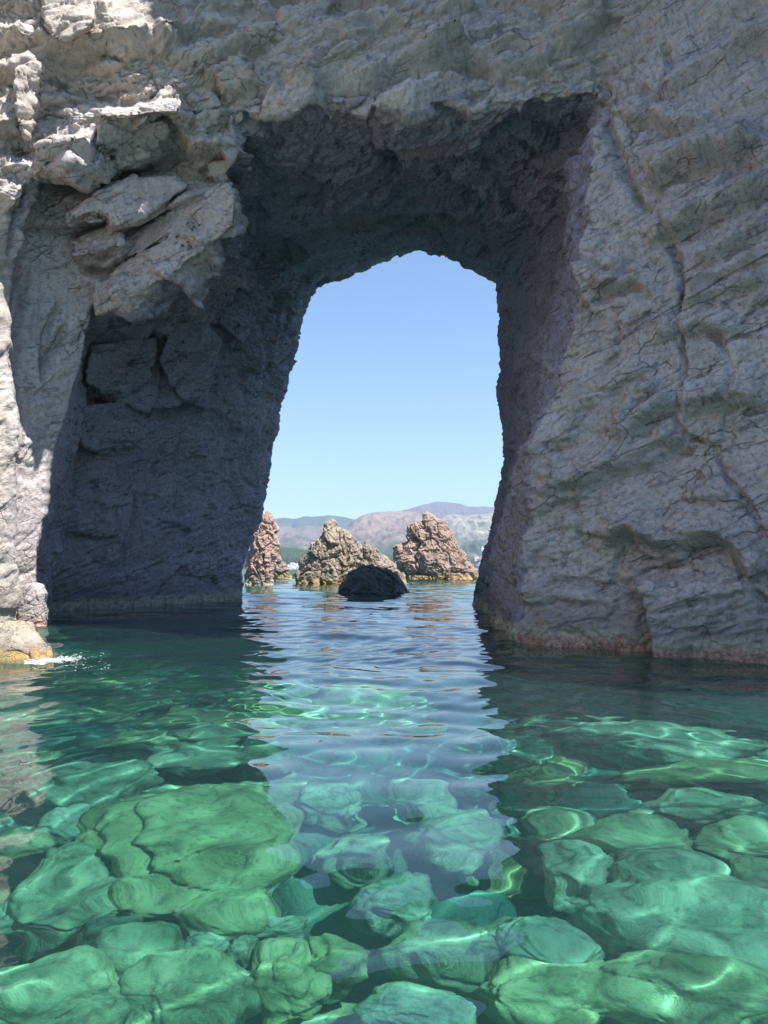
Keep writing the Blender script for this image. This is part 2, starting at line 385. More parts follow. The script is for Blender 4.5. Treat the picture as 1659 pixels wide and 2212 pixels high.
# beds: saw-tooth ledges
w = bw[:, 2] * 1.15 + perlin(v * .6, 31) * .5
saw = w - np.floor(w); amp_s = .09 * (.3 + blocky) * (1 - .55 * right) * sstep(-.1, .25, perlin(v * .3, 32) + .1)
H += (np.where(saw < .82, saw / .82, (1 - saw) / .18) - .5) * amp_s * 1.3
print('noise', round(time.time() - T0, 1), V.shape)

LEDGE_L = [  # upper left: slabs and blocks (line runs left to right, the rock above it stands out)
    ([(78,385),(110,372),(190,385),(202,360),(212,300)], .9, 120), ([(75,340),(120,345),(170,330),(200,300)], .25, 60),
    ([(205,375),(240,380),(265,370),(330,350),(345,330)], .7, 100), ([(120,420),(200,425),(300,400),(380,380),(430,365)], -.5, 45),
    ([(150,490),(235,480),(245,500),(340,470),(420,425),(455,380)], .8, 110), ([(155,560),(240,540),(262,530)], .6, 60),
    ([(150,510),(190,515),(240,495)], -.4, 30), ([(205,660),(290,640),(380,600),(450,540),(505,470)], .9, 130),
    ([(200,640),(300,600),(400,540)], .25, 50), ([(240,560),(330,530),(420,480),(470,420)], .35, 60),
    ([(215,250),(290,240),(350,235),(385,245)], .6, 55), ([(215,275),(300,262),(390,262),(400,272)], .3, 40),
    ([(240,215),(300,205),(345,195),(385,200)], .3, 70), ([(90,165),(150,120),(175,60),(200,45)], .3, 90),
    ([(0,110),(60,95),(110,90)], .4, 70), ([(210,70),(290,50),(340,30)], .2, 60), ([(215,120),(300,110),(380,80),(415,60)], .2, 60),
    ([(330,110),(390,95),(410,60)], .5, 60), ([(40,250),(75,330),(80,370)], .4, 50), ([(420,160),(470,190),(500,210)], .4, 60),
    ([(0,200),(40,180),(90,150)], .35, 50), ([(0,300),(30,260),(60,230)], .35, 50), ([(290,700),(345,705),(370,700)], .7, 80),
    ([(430,300),(470,270),(500,230)], .3, 50), ([(0,460),(30,440),(50,400)], .6, 55)]
CRACK_L = [([(85,400),(160,402),(240,388),(330,352)], .8, 13), ([(150,508),(270,486),(350,476),(430,438)], .55, 9), ([(165,575),(235,590),(300,560),(350,525)], .7, 12), ([(400,262),(360,300),(345,335),(320,362)], .3, 6), ([(215,250),(212,330),(206,380)], .4, 5), ([(300,100),(350,180),(420,240)], .2, 4), ([(60,400),(30,480),(24,560)], .4, 7), ([(450,130),(480,230),(495,290)], .25, 5),
   ([(255,350),(252,300),(262,250)], .25, 3), ([(232,440),(234,480)], .3, 3), ([(325,60),(330,110)], .3, 4), ([(415,0),(418,60),(400,90)], .45, 5),
    ([(205,220),(210,300),(205,380)], .35, 4), ([(95,10),(105,60),(120,85)], .5, 5), ([(75,345),(82,300),(60,240)], .35, 4), ([(345,30),(335,70)], .2, 3),
    ([(130,640),(110,720),(100,830)], .35, 7), ([(60,560),(45,700),(40,800)], .3, 6), ([(170,740),(190,720),(185,700)], .3, 4), ([(150,700),(120,760),(105,800)], .5, 9)]
LEDGE_T = [([(560,95),(640,110),(740,90),(830,70)], 0.25, 60), ([(700,190),(800,150),(900,165),(1000,150)], 0.22, 60), ([(860,120),(960,130),(1080,100),(1180,80)], 0.25, 60),
    ([(520,170),(600,200),(700,205)], 0.22, 50), ([(1000,200),(1120,170),(1240,140)], 0.22, 50), ([(620,40),(720,50),(830,20)], 0.19, 50), ([(1090,60),(1190,30),(1260,0)], 0.22, 50)]
CRACK_T = [([(530,60),(545,120),(530,170)], .3, 4), ([(740,0),(735,60),(760,90)], .25, 4), ([(1180,60),(1200,100),(1190,130)], .35, 5), ([(1290,60),(1300,180),(1290,260)], .3, 9),
    ([(960,0),(930,60),(870,110)], .2, 4)]
LEDGE_R = [([(1160,1085),(1240,1060),(1300,1040),(1370,1010),(1430,985),(1510,930)], 0.40, 95), ([(1150,1110),(1220,1085),(1300,1062)], 0.28, 40),
    ([(1350,975),(1400,925),(1450,895),(1480,865)], 0.56, 80), ([(1480,895),(1560,880),(1620,880),(1670,865)], 0.53, 80), ([(1350,965),(1390,880),(1450,840)], 0.28, 45),
    ([(1300,1170),(1380,1165),(1450,1190),(1560,1170),(1600,1185)], 0.62, 100), ([(1360,1180),(1450,1210),(1500,1215)], 0.38, 50), ([(1590,1170),(1620,1250),(1670,1230)], 0.50, 70),
    ([(1380,405),(1480,380),(1600,345),(1670,310)], 0.75, 100), ([(1400,530),(1480,500),(1560,470),(1670,415)], 0.62, 60), ([(1500,590),(1570,560),(1640,520),(1680,500)], 0.50, 40),
    ([(1490,650),(1570,600),(1680,570)], 0.44, 35), ([(1340,260),(1400,255),(1470,280),(1550,260)], 0.44, 60), ([(1380,215),(1460,190),(1560,140),(1670,90)], 0.38, 60),
    ([(1590,120),(1640,95),(1690,88)], 0.50, 40), ([(1280,630),(1340,640),(1370,620),(1430,640)], 0.38, 60), ([(1430,745),(1510,720),(1600,730)], 0.38, 60),
    ([(1230,900),(1290,880),(1360,840),(1430,800)], 0.25, 60), ([(1160,1000),(1200,960),(1260,940)], 0.25, 50), ([(1480,690),(1600,640),(1680,640)], 0.38, 40),
    ([(1130,1310),(1200,1290),(1300,1300)], 0.19, 40), ([(1470,1090),(1560,1080),(1640,1100)], 0.25, 50)]
CRACK_R = [([(1365,1250),(1300,1262),(1220,1250),(1170,1262)], 0.24, 4), ([(1240,1062),(1260,1120),(1250,1170),(1290,1200)], 0.29, 4), ([(1250,560),(1330,600),(1400,590)], 0.29, 4), ([(1490,700),(1560,740),(1590,820),(1560,960)], 0.24, 4), ([(1540,960),(1560,1030),(1620,1080),(1660,1180)], 0.29, 4), ([(1300,820),(1340,760),(1330,700)], 0.22, 4), ([(1600,330),(1610,400),(1590,470)], 0.24, 4), ([(1420,60),(1450,140),(1400,240),(1340,330)], 0.35, 5), ([(1350,1165),(1330,1230),(1290,1290)], 0.26, 4),
   ([(1480,865),(1490,820),(1475,760),(1490,700)], 0.35, 4), ([(1450,895),(1490,950),(1540,960)], 0.40, 4), ([(1350,1010),(1440,970),(1485,925)], 0.40, 4),
    ([(1420,470),(1470,560),(1480,640),(1470,720)], 0.48, 6), ([(1560,960),(1600,900),(1680,880)], 0.19, 3), ([(1330,900),(1350,950),(1345,975)], 0.29, 4),
    ([(1610,1260),(1640,1290),(1680,1300)], 0.40, 5), ([(1290,200),(1330,330),(1400,470)], 0.40, 9), ([(1450,1220),(1400,1232),(1365,1250)], 0.40, 4)]
INNER = [([(190,860),(260,868),(330,880),(380,860),(440,880)], .9, 120), ([(160,935),(200,970),(260,968),(330,930)], .5, 70), ([(190,840),(250,845),(330,800)], .35, 60),
    ([(330,790),(345,700),(350,640)], -.3, 30), ([(120,1130),(180,1155),(250,1160)], .35, 70)]
INCR = [([(300,1040),(290,1110),(270,1170),(265,1230)], .35, 5), ([(340,980),(320,1070),(310,1120)], .2, 4), ([(385,960),(370,1100),(350,1180)], .2, 4),
    ([(330,880),(345,800),(350,720)], .4, 7), ([(470,1000),(440,1100),(420,1200)], .2, 5)]
fm = (VP > 1) & (VP < 4.35)
Hc = np.zeros(len(v)); Hc[fm] = carve(px[fm], py[fm], LEDGE_L + LEDGE_T + LEDGE_R, CRACK_L + CRACK_T + CRACK_R)
im = (VP >= 4.35) & (VP < 7); Hc[im] = carve(px[im], py[im], INNER + [LEDGE_L[7], LEDGE_L[9]], INCR)
# the leaning flake at the foot of the right wall: the rock right of a curved edge stands forward
d, sg, f = seg_dist(px, py, [(1365,1248),(1395,1290),(1412,1340),(1420,1420),(1421,1500)])
flake = np.where((sg > 0), np.clip(1 - d / 260, 0, 1), 0) * .75 - np.where(sg <= 0, np.exp(-(d / 30) ** 2), 0) * .35
Hc += np.where(fm & (py > 1235) & (UP > 14), flake * sstep(1235, 1290, py), 0)
H = H + Hc
# hold the silhouettes that were measured
keep = 1 - .8 * np.exp(-((VP - 7) / .35) ** 2)
H *= keep
H = np.where((VP > 8.2) & (VP < 10), fbm(v * .2, 3, 70) * 1.2, H)
endf = 1.0
Hg = H.reshape(NV, NU); H = blur(blur(blur(Hg, 2, 0), 1, 0), 1, 1).ravel()
v2 = v + n_ * H[:, None]
G2 = v2.reshape(NV, NU, 3); N2 = gnormal(G2)
if (N2 * N).sum() < 0: N2 = -N2
N2 = blur(blur(blur(blur(N2, 4, 0), 4, 1), 4, 0), 4, 1); N2 /= np.linalg.norm(N2, axis=-1, keepdims=True) + 1e-9; n2 = N2.reshape(-1, 3)
b2 = bedding(v2)
s1, e3 = facets((b2 + np.stack([perlin(v2 * .8, 5), perlin(v2 * .8, 6), perlin(v2 * .8, 7)], 1) * .35) * np.array([1.7, 2.4, 5.0], F) + 3, 13, 1.0)
s2, e4 = facets(b2 * np.array([5.5, 6, 12], F) + 5, 14, 1.0)
w2 = b2[:, 2] * 4.3 + perlin(v2 * 1.2, 33) * .9; saw2 = w2 - np.floor(w2)
H2 = (np.where(saw2 < .75, saw2 / .75, (1 - saw2) / .25) - .5) * (.04 + .05 * blocky) * sstep(-.1, .3, perlin(v2 * .7, 34) + .1)
H2 += (.2 + blocky) * (.085 * s1 + .022 * s2) - (.15 + blocky) * .085 * sstep(.07, 0, e3) - blocky * .03 * sstep(.07, 0, e4)
s0, e0 = facets(b2 * np.array([.62, .8, 1.5], F) + 11, 15, 1.3)
sm_ = 1 - .75 * np.clip(blocky * 1.3, 0, 1)
H2 += blocky * (.20 * s0 - .05 * sstep(.05, 0, e0))
H2 += sm_ * (fbm(b2 * np.array([.8, .8, 1.7], F), 4, 40, .5, True) * .07 + fbm(v2 * 2.4, 5, 50, .56) * .042) + (1 - sm_) * fbm(v2 * 5, 4, 50, .58) * .026 + fbm(v2 * 11, 2, 60, .6) * .012
H2 *= 1 - .5 * front * sstep(5.2, 4.0, UP)
H2 += np.exp(-((VP - 7) / .4) ** 2) * (fbm(v2 * .8, 4, 77, .5) * .22 + .015 * s1)
H2 *= np.where((VP > 7.6) & (VP < 10.9), 0, 1) * (1 - .15 * np.exp(-((VP - 7) / .2) ** 2))
v2 = v2 + n2 * H2[:, None]
# ease the faces that were pulled long between two ledges, so they break instead of fluting
G3_ = v2.reshape(NV, NU, 3); l0 = np.linalg.norm(np.diff(V, axis=0, append=V[:1]), axis=2) + .004; l1 = np.linalg.norm(np.diff(G3_, axis=0, append=G3_[:1]), axis=2)
mk = sstep(1.9, 3.4, blur(l1, 1, 1) / blur(l0, 1, 1)); mk = np.clip(blur(blur(mk, 2, 0), 3, 1) * 1.8, 0, 1)
mk *= ((vpar > 1) & (vpar < 6.6))[:, None]
sm3 = blur(blur(blur(blur(G3_, 3, 1), 3, 1), 2, 0), 2, 0)
G3_ = G3_ * (1 - mk[..., None]) + sm3 * mk[..., None]; v2 = G3_.reshape(-1, 3)
brk, eb_ = facets(bedding(v2) * np.array([3.6, 4.0, 5.0], F) + 21, 23, 1.2)
v2 = v2 + n2 * (mk.ravel() * (.05 * brk - .03 * sstep(.08, 0, eb_)))[:, None]
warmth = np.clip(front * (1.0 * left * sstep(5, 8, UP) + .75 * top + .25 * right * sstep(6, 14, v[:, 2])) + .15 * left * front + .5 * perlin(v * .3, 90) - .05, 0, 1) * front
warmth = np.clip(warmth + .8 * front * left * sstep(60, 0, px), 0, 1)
Vf = v2.reshape(NV, NU, 3)
i = np.arange(NV * NU).reshape(NV, NU)
quad = np.stack([i, np.roll(i, -1, 0)], 0)
Qall = np.stack([i[:, :-1], np.roll(i, -1, 0)[:, :-1], np.roll(i, -1, 0)[:, 1:], i[:, 1:]], -1)          # NV x NU-1 x 4 (closed across)
if FLIP > 0: pass
nn = np.cross(v2[Qall[NV//2, NU//2, 1]] - v2[Qall[NV//2, NU//2, 0]], v2[Qall[NV//2, NU//2, 3]] - v2[Qall[NV//2, NU//2, 0]])
if (nn * N[NV//2, NU//2]).sum() < 0: Qall = Qall[..., ::-1]
arch = tag(empty('rock_arch', (0, 20, 0)), 'huge grey and beige layered rock arch rising from the sea around a tall opening', 'rock arch')
def part(name, vsel, usel, mat, label=None):
    q = Qall[vsel][:, usel].reshape(-1, 4); ids, inv = np.unique(q, return_inverse=True)
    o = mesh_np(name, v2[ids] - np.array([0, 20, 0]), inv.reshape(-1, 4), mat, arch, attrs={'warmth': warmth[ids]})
    if label: o['label'] = label
    return o
us = upar[:-1]
uL, uT, uR = us < 4.5, (us >= 4.5) & (us < 13.5), us >= 13.5
fr = (vpar < 4)
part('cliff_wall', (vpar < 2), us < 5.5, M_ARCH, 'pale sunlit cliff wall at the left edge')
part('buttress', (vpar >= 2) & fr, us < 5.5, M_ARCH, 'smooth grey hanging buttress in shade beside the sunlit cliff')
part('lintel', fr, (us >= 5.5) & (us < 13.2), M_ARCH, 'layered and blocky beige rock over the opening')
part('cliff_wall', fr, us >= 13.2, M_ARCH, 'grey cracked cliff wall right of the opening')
inn = (vpar >= 4) & (vpar < 7)
part('tunnel_wall', inn, us < 8, M_TUNNEL_SHADE, 'dark left wall of the passage under hanging blocks')
part('vault', inn, (us >= 8) & (us < 13.8), M_TUNNEL_SHADE, 'dark blue shaded ceiling of the passage')
part('tunnel_wall', inn, us >= 13.8, M_TUNNEL_SHADE, 'dark right wall of the passage')
part('rear_face', (vpar >= 7) & (vpar < 10.99), us > -5, M_ARCH)
part('cliff_wall', vpar >= 10.99, us > -5, M_ARCH)  # unseen outer flanks; the right one is shaped to cast shade
# slabs and blocks that stand out of the broken left side
import bmesh
vis = (VP > 1) & (VP < 7); vv_x, vv_y = proj(v2[vis]); vv_Y = v2[vis][:, 1]; vv_P = VP[vis]
def surfY(x, y, inner):
    m = ((vv_P > 4.1) if inner else (vv_P < 4.1)) & (np.abs(vv_x - x) < 14) & (np.abs(vv_y - y) < 14)
    return float(np.median(vv_Y[m])) if m.sum() > 3 else None
def slab(pts, out, dxy, thick, inner, label, wm, mat, seed):
    ys = [surfY(x, y, inner) for x, y in pts]; ok = [q for q in ys if q is not None]; base = np.median(ok)
    A = np.array([[1, x, y] for x, y in pts]); yy = np.array([q if q is not None else base for q in ys])
    co_ = np.linalg.lstsq(A, yy, rcond=None)[0]; fit = A @ co_
    n = len(pts); ctr_ = np.mean(pts, axis=0)
    bm = bmesh.new()
    def loop(sc_, dy, off, sh): return [bm.verts.new(P(ctr_[0] + (x - ctr_[0]) * sc_ + sh[0], ctr_[1] + (y - ctr_[1]) * sc_ + sh[1], fy + off)) for (x, y), fy in zip(pts, fit)]
    f0 = loop(1.0, 0, -out, (0, 0)); f1 = loop(1.0, 0, thick, dxy)
    bm.faces.new(f0); bm.faces.new(f1[::-1])
    for k in range(n): bm.faces.new((f0[k], f1[k], f1[(k + 1) % n], f0[(k + 1) % n]))
    bmesh.ops.recalc_face_normals(bm, faces=bm.faces)
    bmesh.ops.bevel(bm, geom=list(bm.edges), offset=.045, segments=1, affect='EDGES', clamp_overlap=True)
    bmesh.ops.triangulate(bm, faces=bm.faces)
    for _ in range(9):
        e_ = [e for e in bm.edges if e.calc_length() > .075]
        if not e_: break
        bmesh.ops.subdivide_edges(bm, edges=e_, cuts=1); bmesh.ops.triangulate(bm, faces=[f for f in bm.faces if len(f.verts) > 3])
    bm.normal_update()
    q = np.array([x.co[:] for x in bm.verts]); m_ = np.array([x.normal[:] for x in bm.verts]); ff_ = np.array([[l.index for l in f.verts] for f in bm.faces]); bm.free()
    b_ = bedding(q); sa, ea = facets(b_ * np.array([.9, 1, 2.6], F) + seed, seed, 1.0); sb_, eb = facets(b_ * np.array([2.6, 3, 6.5], F) + seed, seed + 1, 1.0)
    h = .10 * sa + .025 * sb_ - .06 * sstep(.07, 0, ea) - .02 * sstep(.07, 0, eb) + fbm(q * .6, 2, seed) * .10 + fbm(q * 3, 4, seed + 2) * .028 + fbm(b_ * np.array([1, 1, 7], F), 3, seed + 4) * .035
    o = mesh_np('slab', q + m_ * h[:, None] - np.array([0, 20, 0]), ff_, mat, arch, attrs={'warmth': np.full(len(q), wm)})
    if label: o['label'] = label
A_, T_ = M_ARCH, M_TUNNEL_SHADE
slab([(78,311),(99,299),(112,308),(185,291),(202,308),(198,379),(159,385),(76,384)], .75, (8,26), 2.0, False, 'squarish block with a pale top and a dark hollow below', .6, A_, 901)
slab([(142,462),(185,435),(231,408),(291,382),(380,379),(415,394),(344,448),(313,465),(241,493),(233,463),(190,462),(149,482)], .85, (-4,22), 2.2, False, 'long smooth slab jutting out across the left side', .25, A_, 902)
slab([(149,518),(198,498),(265,493),(263,526),(215,542),(154,556)], .5, (0,12), 2.0, False, None, .1, A_, 903)
slab([(215,245),(265,236),(317,226),(389,198),(391,228),(384,243),(317,243),(271,256),(218,252)], .7, (-6,20), 1.8, False, 'thin ledge with sharp lit edges', .7, A_, 904)
slab([(212,268),(271,260),(357,262),(364,294),(331,327),(311,357),(251,364),(212,341)], .4, (-4,10), 1.8, False, None, .45, A_, 905)
slab([(202,364),(215,337),(248,341),(255,374),(225,385)], .6, (2,10), 1.5, False, None, .3, A_, 906)
slab([(202,655),(215,612),(281,562),(357,516),(410,463),(489,397),(509,417),(506,489),(463,516),(397,572),(374,592),(298,635),(231,671),(205,681)], .35, (0,16), 2.4, False, 'long slanting slab hanging over the dark recess', .12, A_, 907)
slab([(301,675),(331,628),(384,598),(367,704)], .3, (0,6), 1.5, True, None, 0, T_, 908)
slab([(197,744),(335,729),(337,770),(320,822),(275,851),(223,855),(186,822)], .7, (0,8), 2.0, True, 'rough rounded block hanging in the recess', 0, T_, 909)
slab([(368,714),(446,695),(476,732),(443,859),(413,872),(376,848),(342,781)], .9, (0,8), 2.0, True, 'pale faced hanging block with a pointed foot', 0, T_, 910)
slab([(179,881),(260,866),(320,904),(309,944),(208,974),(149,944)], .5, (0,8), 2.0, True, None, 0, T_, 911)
slab([(91,-12),(205,-12),(198,53),(139,83),(116,81),(96,43)], .55, (4,12), 1.8, False, 'warm beige layered block at the top left', 1.0, A_, 912)
slab([(255,505),(330,478),(420,430),(470,400),(460,440),(395,490),(300,545),(262,560)], .2, (0,14), 1.6, False, None, .1, A_, 913)
slab([(30,150),(60,128),(95,140),(88,230),(60,300),(35,260)], .4, (6,8), 1.6, False, None, .9, A_, 914)
print('arch', round(time.time() - T0, 1))

# =================================================================== ROCKS IN THE WATER
def K1(cx, cy): return (493.7 + cx * .3637, 1042.3 + cy * .3637)     # pixel of my close-up -> photo pixel
def stack(name, Lp, Rp, base_y, depth, mat, label, cat, group=None, amp=1.0, seed=0, nu=420, nv=260, dr=.5, fs=1.0, warm=0.0, power=2.0, ridge=1.0):
    amp = amp * .62
    """a rock standing in the sea: left and right outlines from top to base, real depth, displaced all round"""
    Y = B(CX, base_y)[1] + 0.0
    def prof(pts):
        a = np.array([P(x, y, Y)[[0, 2]] for x, y in pts]); return a[:, 0], a[:, 1]
    lx, lz = prof(Lp); rx, rz = prof(Rp); ztop = max(lz[0], rz[0])
    t = np.linspace(0, 1, nv); z = ztop * (1 - t) - 3.0 * sstep(.9, 1.0, t) * 0
    z = np.concatenate([np.linspace(ztop, 0, nv - 14), np.linspace(-.15, -4, 14)])
    L = np.interp(np.maximum(z, 0), lz[::-1], lx[::-1]); R = np.interp(np.maximum(z, 0), rz[::-1], rx[::-1])
    grow = np.maximum(0, -z) * .25; L -= grow; R += grow
    c, a = (L + R) / 2, np.maximum((R - L) / 2, .02)
    th = np.linspace(0, 2 * math.pi, nu, endpoint=False); e = 2 / power
    ct, st_ = np.sign(np.cos(th)) * np.abs(np.cos(th)) ** e, np.sign(np.sin(th)) * np.abs(np.sin(th)) ** e
    wmax = (rx.max() - lx.min()) / 2
    bdep = np.maximum(a, .0) * dr + 0 * z
    Vx = c[:, None] + a[:, None] * ct[None]; Vy = (Y + wmax * dr * .8) + bdep[:, None] * 1.0 * st_[None] * (1 + 0 * a[:, None]); Vz = np.repeat(z[:, None], nu, 1)
    G = np.stack([Vx, Vy, Vz], -1)
    Nn = gnormal(np.concatenate([G, G[:, :1]], 1))[:, :-1]
    if (Nn[nv // 2, 0] * np.array([1, 0, 0])).sum() < 0: Nn = -Nn
    q = G.reshape(-1, 3); m = Nn.reshape(-1, 3); sc = fs
    qw = q + np.stack([perlin(q * .5 * sc, seed + 1), perlin(q * .5 * sc, seed + 2), perlin(q * .5 * sc, seed + 3)], 1) * 1.1 / sc
    f1, _1 = facets(qw * .55 * sc * np.array([1, 1, .8], F) + seed, seed + 5, 1.2)
    f2, _2 = facets(qw * 1.35 * sc * np.array([1, 1, .75], F) + seed, seed + 6, 1.2)
    f3, _3 = facets(q * 3.3 * sc + seed, seed + 7, 1.1)
    h = (f1 * .75 + f2 * .36 + f3 * .13) / sc + fbm(q * .8 * sc, 4, seed + 9, .5, True) * .45 / sc * ridge
    h -= (.35 * sstep(.12, 0, _1) + .16 * sstep(.1, 0, _2)) / sc
    h *= amp * np.clip(np.repeat(a[:, None], nu, 1).ravel() / (wmax * .35), .22, 1)
    o_ = q + m * h[:, None]
    o_ = np.concatenate([o_, [[c[0], Y + wmax * dr * .8, ztop + .02 * ztop]]])
    qd = gridq(nv, nu, True)
    org = np.array([c[-15], Y + wmax * dr * .8, 0])
    cap = np.stack([np.full(nu, nv * nu), np.arange(nu), (np.arange(nu) + 1) % nu, (np.arange(nu) + 1) % nu], 1)
    me = mesh_np(name, o_ - org, qd, mat, attrs={'warmth': np.full(len(o_), warm)})
    me.location = org
    tag(me, label, cat, group)
    return me
def kk(*a): return [K1(x, y) for x, y in a]
GR = 'rock stacks beyond the arch'
stack('sea_stack', kk((592,206),(560,238),(556,272),(520,310),(480,370),(445,425),(420,470),(398,540),(390,600)),
      kk((612,206),(636,228),(642,255),(690,280),(740,325),(800,395),(835,440),(870,500),(920,560),(960,605)), 1260.5, 1, M_STACK,
      'brown craggy sea stack with a small knob on its peak, behind the dark rock', 'sea stack', GR, amp=.8, seed=100)
stack('sea_stack', kk((805,352),(790,400),(780,450),(770,520),(760,608)), kk((820,355),(880,392),(912,425),(950,462),(990,492),(1012,532),(1050,580),(1082,608)), 1262.5, 1, M_STACK,
      'low rough brown ridge of rock sloping down to the right between the two big stacks', 'sea stack', GR, amp=.75, seed=140, nu=300, nv=180, fs=1.4)
stack('sea_stack', kk((1172,166),(1156,182),(1150,215),(1082,258),(1062,290),(1048,335),(1000,385),(985,440),(975,500),(1010,560),(1030,592)),
      kk((1185,165),(1212,180),(1240,206),(1300,250),(1338,300),(1358,350),(1390,402),(1420,452),(1450,512),(1482,575)), 1252, 1, M_STACKR,
      'reddish brown pyramid shaped sea stack with an orange tip, right of the dark rock', 'sea stack', GR, amp=.9, seed=180)
stack('sea_stack', kk((215,165),(170,230),(140,300),(110,400),(90,500),(60,610)), kk((236,166),(262,205),(276,270),(286,340),(284,400),(272,440),(255,520),(246,612)), 1264.5, 1, M_RED,
      'pinkish red pitted sea stack half hidden by the left wall of the arch', 'sea stack', GR, amp=.7, seed=220, dr=.7, fs=1.5)
stack('low_rock', kk((285,430),(268,450),(255,490),(248,570)), kk((295,430),(322,462),(345,500),(362,540),(372,572)), 1249.8, 1, M_STACK,
      'small tan rock in the sea just right of the pinkish red stack', 'rock', amp=.6, seed=260, nu=200, nv=120, fs=1.2)
stack('low_rock', kk((1478,522),(1468,530),(1462,545),(1458,575)), kk((1486,522),(1494,532),(1498,545),(1502,572)), 1251, 1, M_STACKR,
      'tiny brown rock at the right foot of the pyramid shaped stack', 'rock', amp=.5, seed=270, nu=90, nv=60, fs=2)
stack('low_rock', kk((840,496),(800,502),(735,528),(700,562),(672,610),(650,655)), kk((880,494),(945,510),(1000,538),(1035,580),(1060,615),(1082,655)), 1282, 1, M_SHADED_ROCK,
      'low shaded rounded rock in the middle of the passage exit', 'rock', amp=.38, seed=300, nu=340, nv=200, fs=1.3, dr=.6, power=2.3)
def zz(*a): return [(x * .4069 * .5486, (1800 + y * .4069) * .5486) for x, y in a]     # close-up of the lower left corner
stack('shore_rock', zz((0,1590),(-150,1650),(-300,1750),(-400,1960)), zz((120,1595),(215,1620),(255,1700),(340,1800),(385,1860),(405,1950)), 1421, 1, M_FORE,
      'rounded pale boulder with an ochre foot lapped by foam at the lower left edge', 'boulder', amp=.18, seed=330, nu=320, nv=200, fs=2.2, dr=.6, warm=.45, power=2.2)
stack('low_rock', zz((300,1215),(240,1250),(200,1350),(150,1420),(130,1640)), zz((320,1215),(380,1250),(420,1320),(412,1400),(408,1640)), 1352, 1, M_ARCH,
      'grey rounded column of rock at the foot of the shaded buttress', 'rock', amp=.3, seed=350, nu=200, nv=140, fs=2, dr=.7, power=2.4)
print('stacks', round(time.time() - T0, 1))

# =================================================================== SEABED AND BOULDERS
def bed_z(x, y):
    d = np.interp(y, [-60, 0, 6, 10, 14, 20, 40, 80, 300], [-2.9, -3.0, -3.1, -3.3, -3.8, -5.5, -8, -9.5, -10.5])
    return d
b = NB('seabed'); co = b.coord()
colr = b.mix(b.ramp(b.noise(co, .5, 6, .6), [(.42, 0.0), (.6, 1.0)]), (.07, .16, .15), (.13, .22, .17))  # teal tone stands in for light scattered by the water
M_BED = b.out(colr, b.bump(b.noise(co, 3, 6, .7), .6, .15), .95, .1)
xs = np.concatenate([np.linspace(-9000, -60, 8), np.linspace(-50, -13, 40), np.linspace(-12.8, 12.8, 330), np.linspace(13, 50, 40), np.linspace(60, 9000, 8)])
ys = np.concatenate([np.linspace(-9000, -40, 8), np.linspace(-30, 1.8, 30), np.linspace(2, 22, 280), np.linspace(22.3, 60, 60), np.linspace(70, 9000, 24)])
X, Yy = np.meshgrid(xs, ys, indexing='ij'); pp = np.stack([X, Yy, 0 * X], -1).reshape(-1, 3)
near = np.exp(-(np.hypot(X, Yy) / 60) ** 2).ravel()
Z = bed_z(X, Yy).ravel() + (fbm(pp * .5, 4, 400) * .6 + facets(pp * np.array([1.5, 1.5, 1], F) + .3 * perlin(pp * 2, 4)[:, None], 410, 1.0)[0] * .28 + facets(pp * np.array([4, 4, 1], F), 411, 1.0)[0] * .09) * near
sb = mesh_np('seabed', np.stack([X.ravel(), Yy.ravel(), Z], 1), gridq(*X.shape), M_BED); tag(sb, kind='structure')
sb.cycles.is_caustics_receiver = True

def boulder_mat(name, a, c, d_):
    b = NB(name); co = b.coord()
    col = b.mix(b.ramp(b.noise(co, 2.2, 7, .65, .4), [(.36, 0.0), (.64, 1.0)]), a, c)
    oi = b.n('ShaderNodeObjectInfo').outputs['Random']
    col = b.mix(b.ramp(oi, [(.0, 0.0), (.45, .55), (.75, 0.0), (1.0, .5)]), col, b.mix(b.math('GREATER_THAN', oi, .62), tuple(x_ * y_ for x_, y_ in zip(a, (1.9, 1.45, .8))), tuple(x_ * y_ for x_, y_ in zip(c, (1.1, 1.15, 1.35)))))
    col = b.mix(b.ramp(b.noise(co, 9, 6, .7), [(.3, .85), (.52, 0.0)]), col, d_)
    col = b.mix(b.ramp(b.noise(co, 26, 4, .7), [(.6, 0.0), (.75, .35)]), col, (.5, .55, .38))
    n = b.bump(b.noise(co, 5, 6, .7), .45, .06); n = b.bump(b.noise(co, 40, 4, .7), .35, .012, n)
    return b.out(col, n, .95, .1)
M_BO = [boulder_mat('algae_boulder', (.14, .19, .13), (.35, .41, .29), (.05, .09, .06)),
        boulder_mat('pale_algae_boulder', (.19, .25, .18), (.40, .45, .34), (.07, .12, .08)),
        boulder_mat('deep_shade_boulder', (.05, .10, .07), (.13, .20, .13), (.03, .06, .05))]  # darker copy: loss of light with depth and shade put into colour
import bmesh
def ico(n):
    bm = bmesh.new(); bmesh.ops.create_icosphere(bm, subdivisions=n, radius=1)
    vv = np.array([x.co[:] for x in bm.verts]); ff = np.array([[l.index for l in f.verts] for f in bm.faces]); bm.free()
    return vv, ff
ICO6, ICO5, ICO4 = ico(6), ico(5), ico(4)
rng = np.random.default_rng(7)
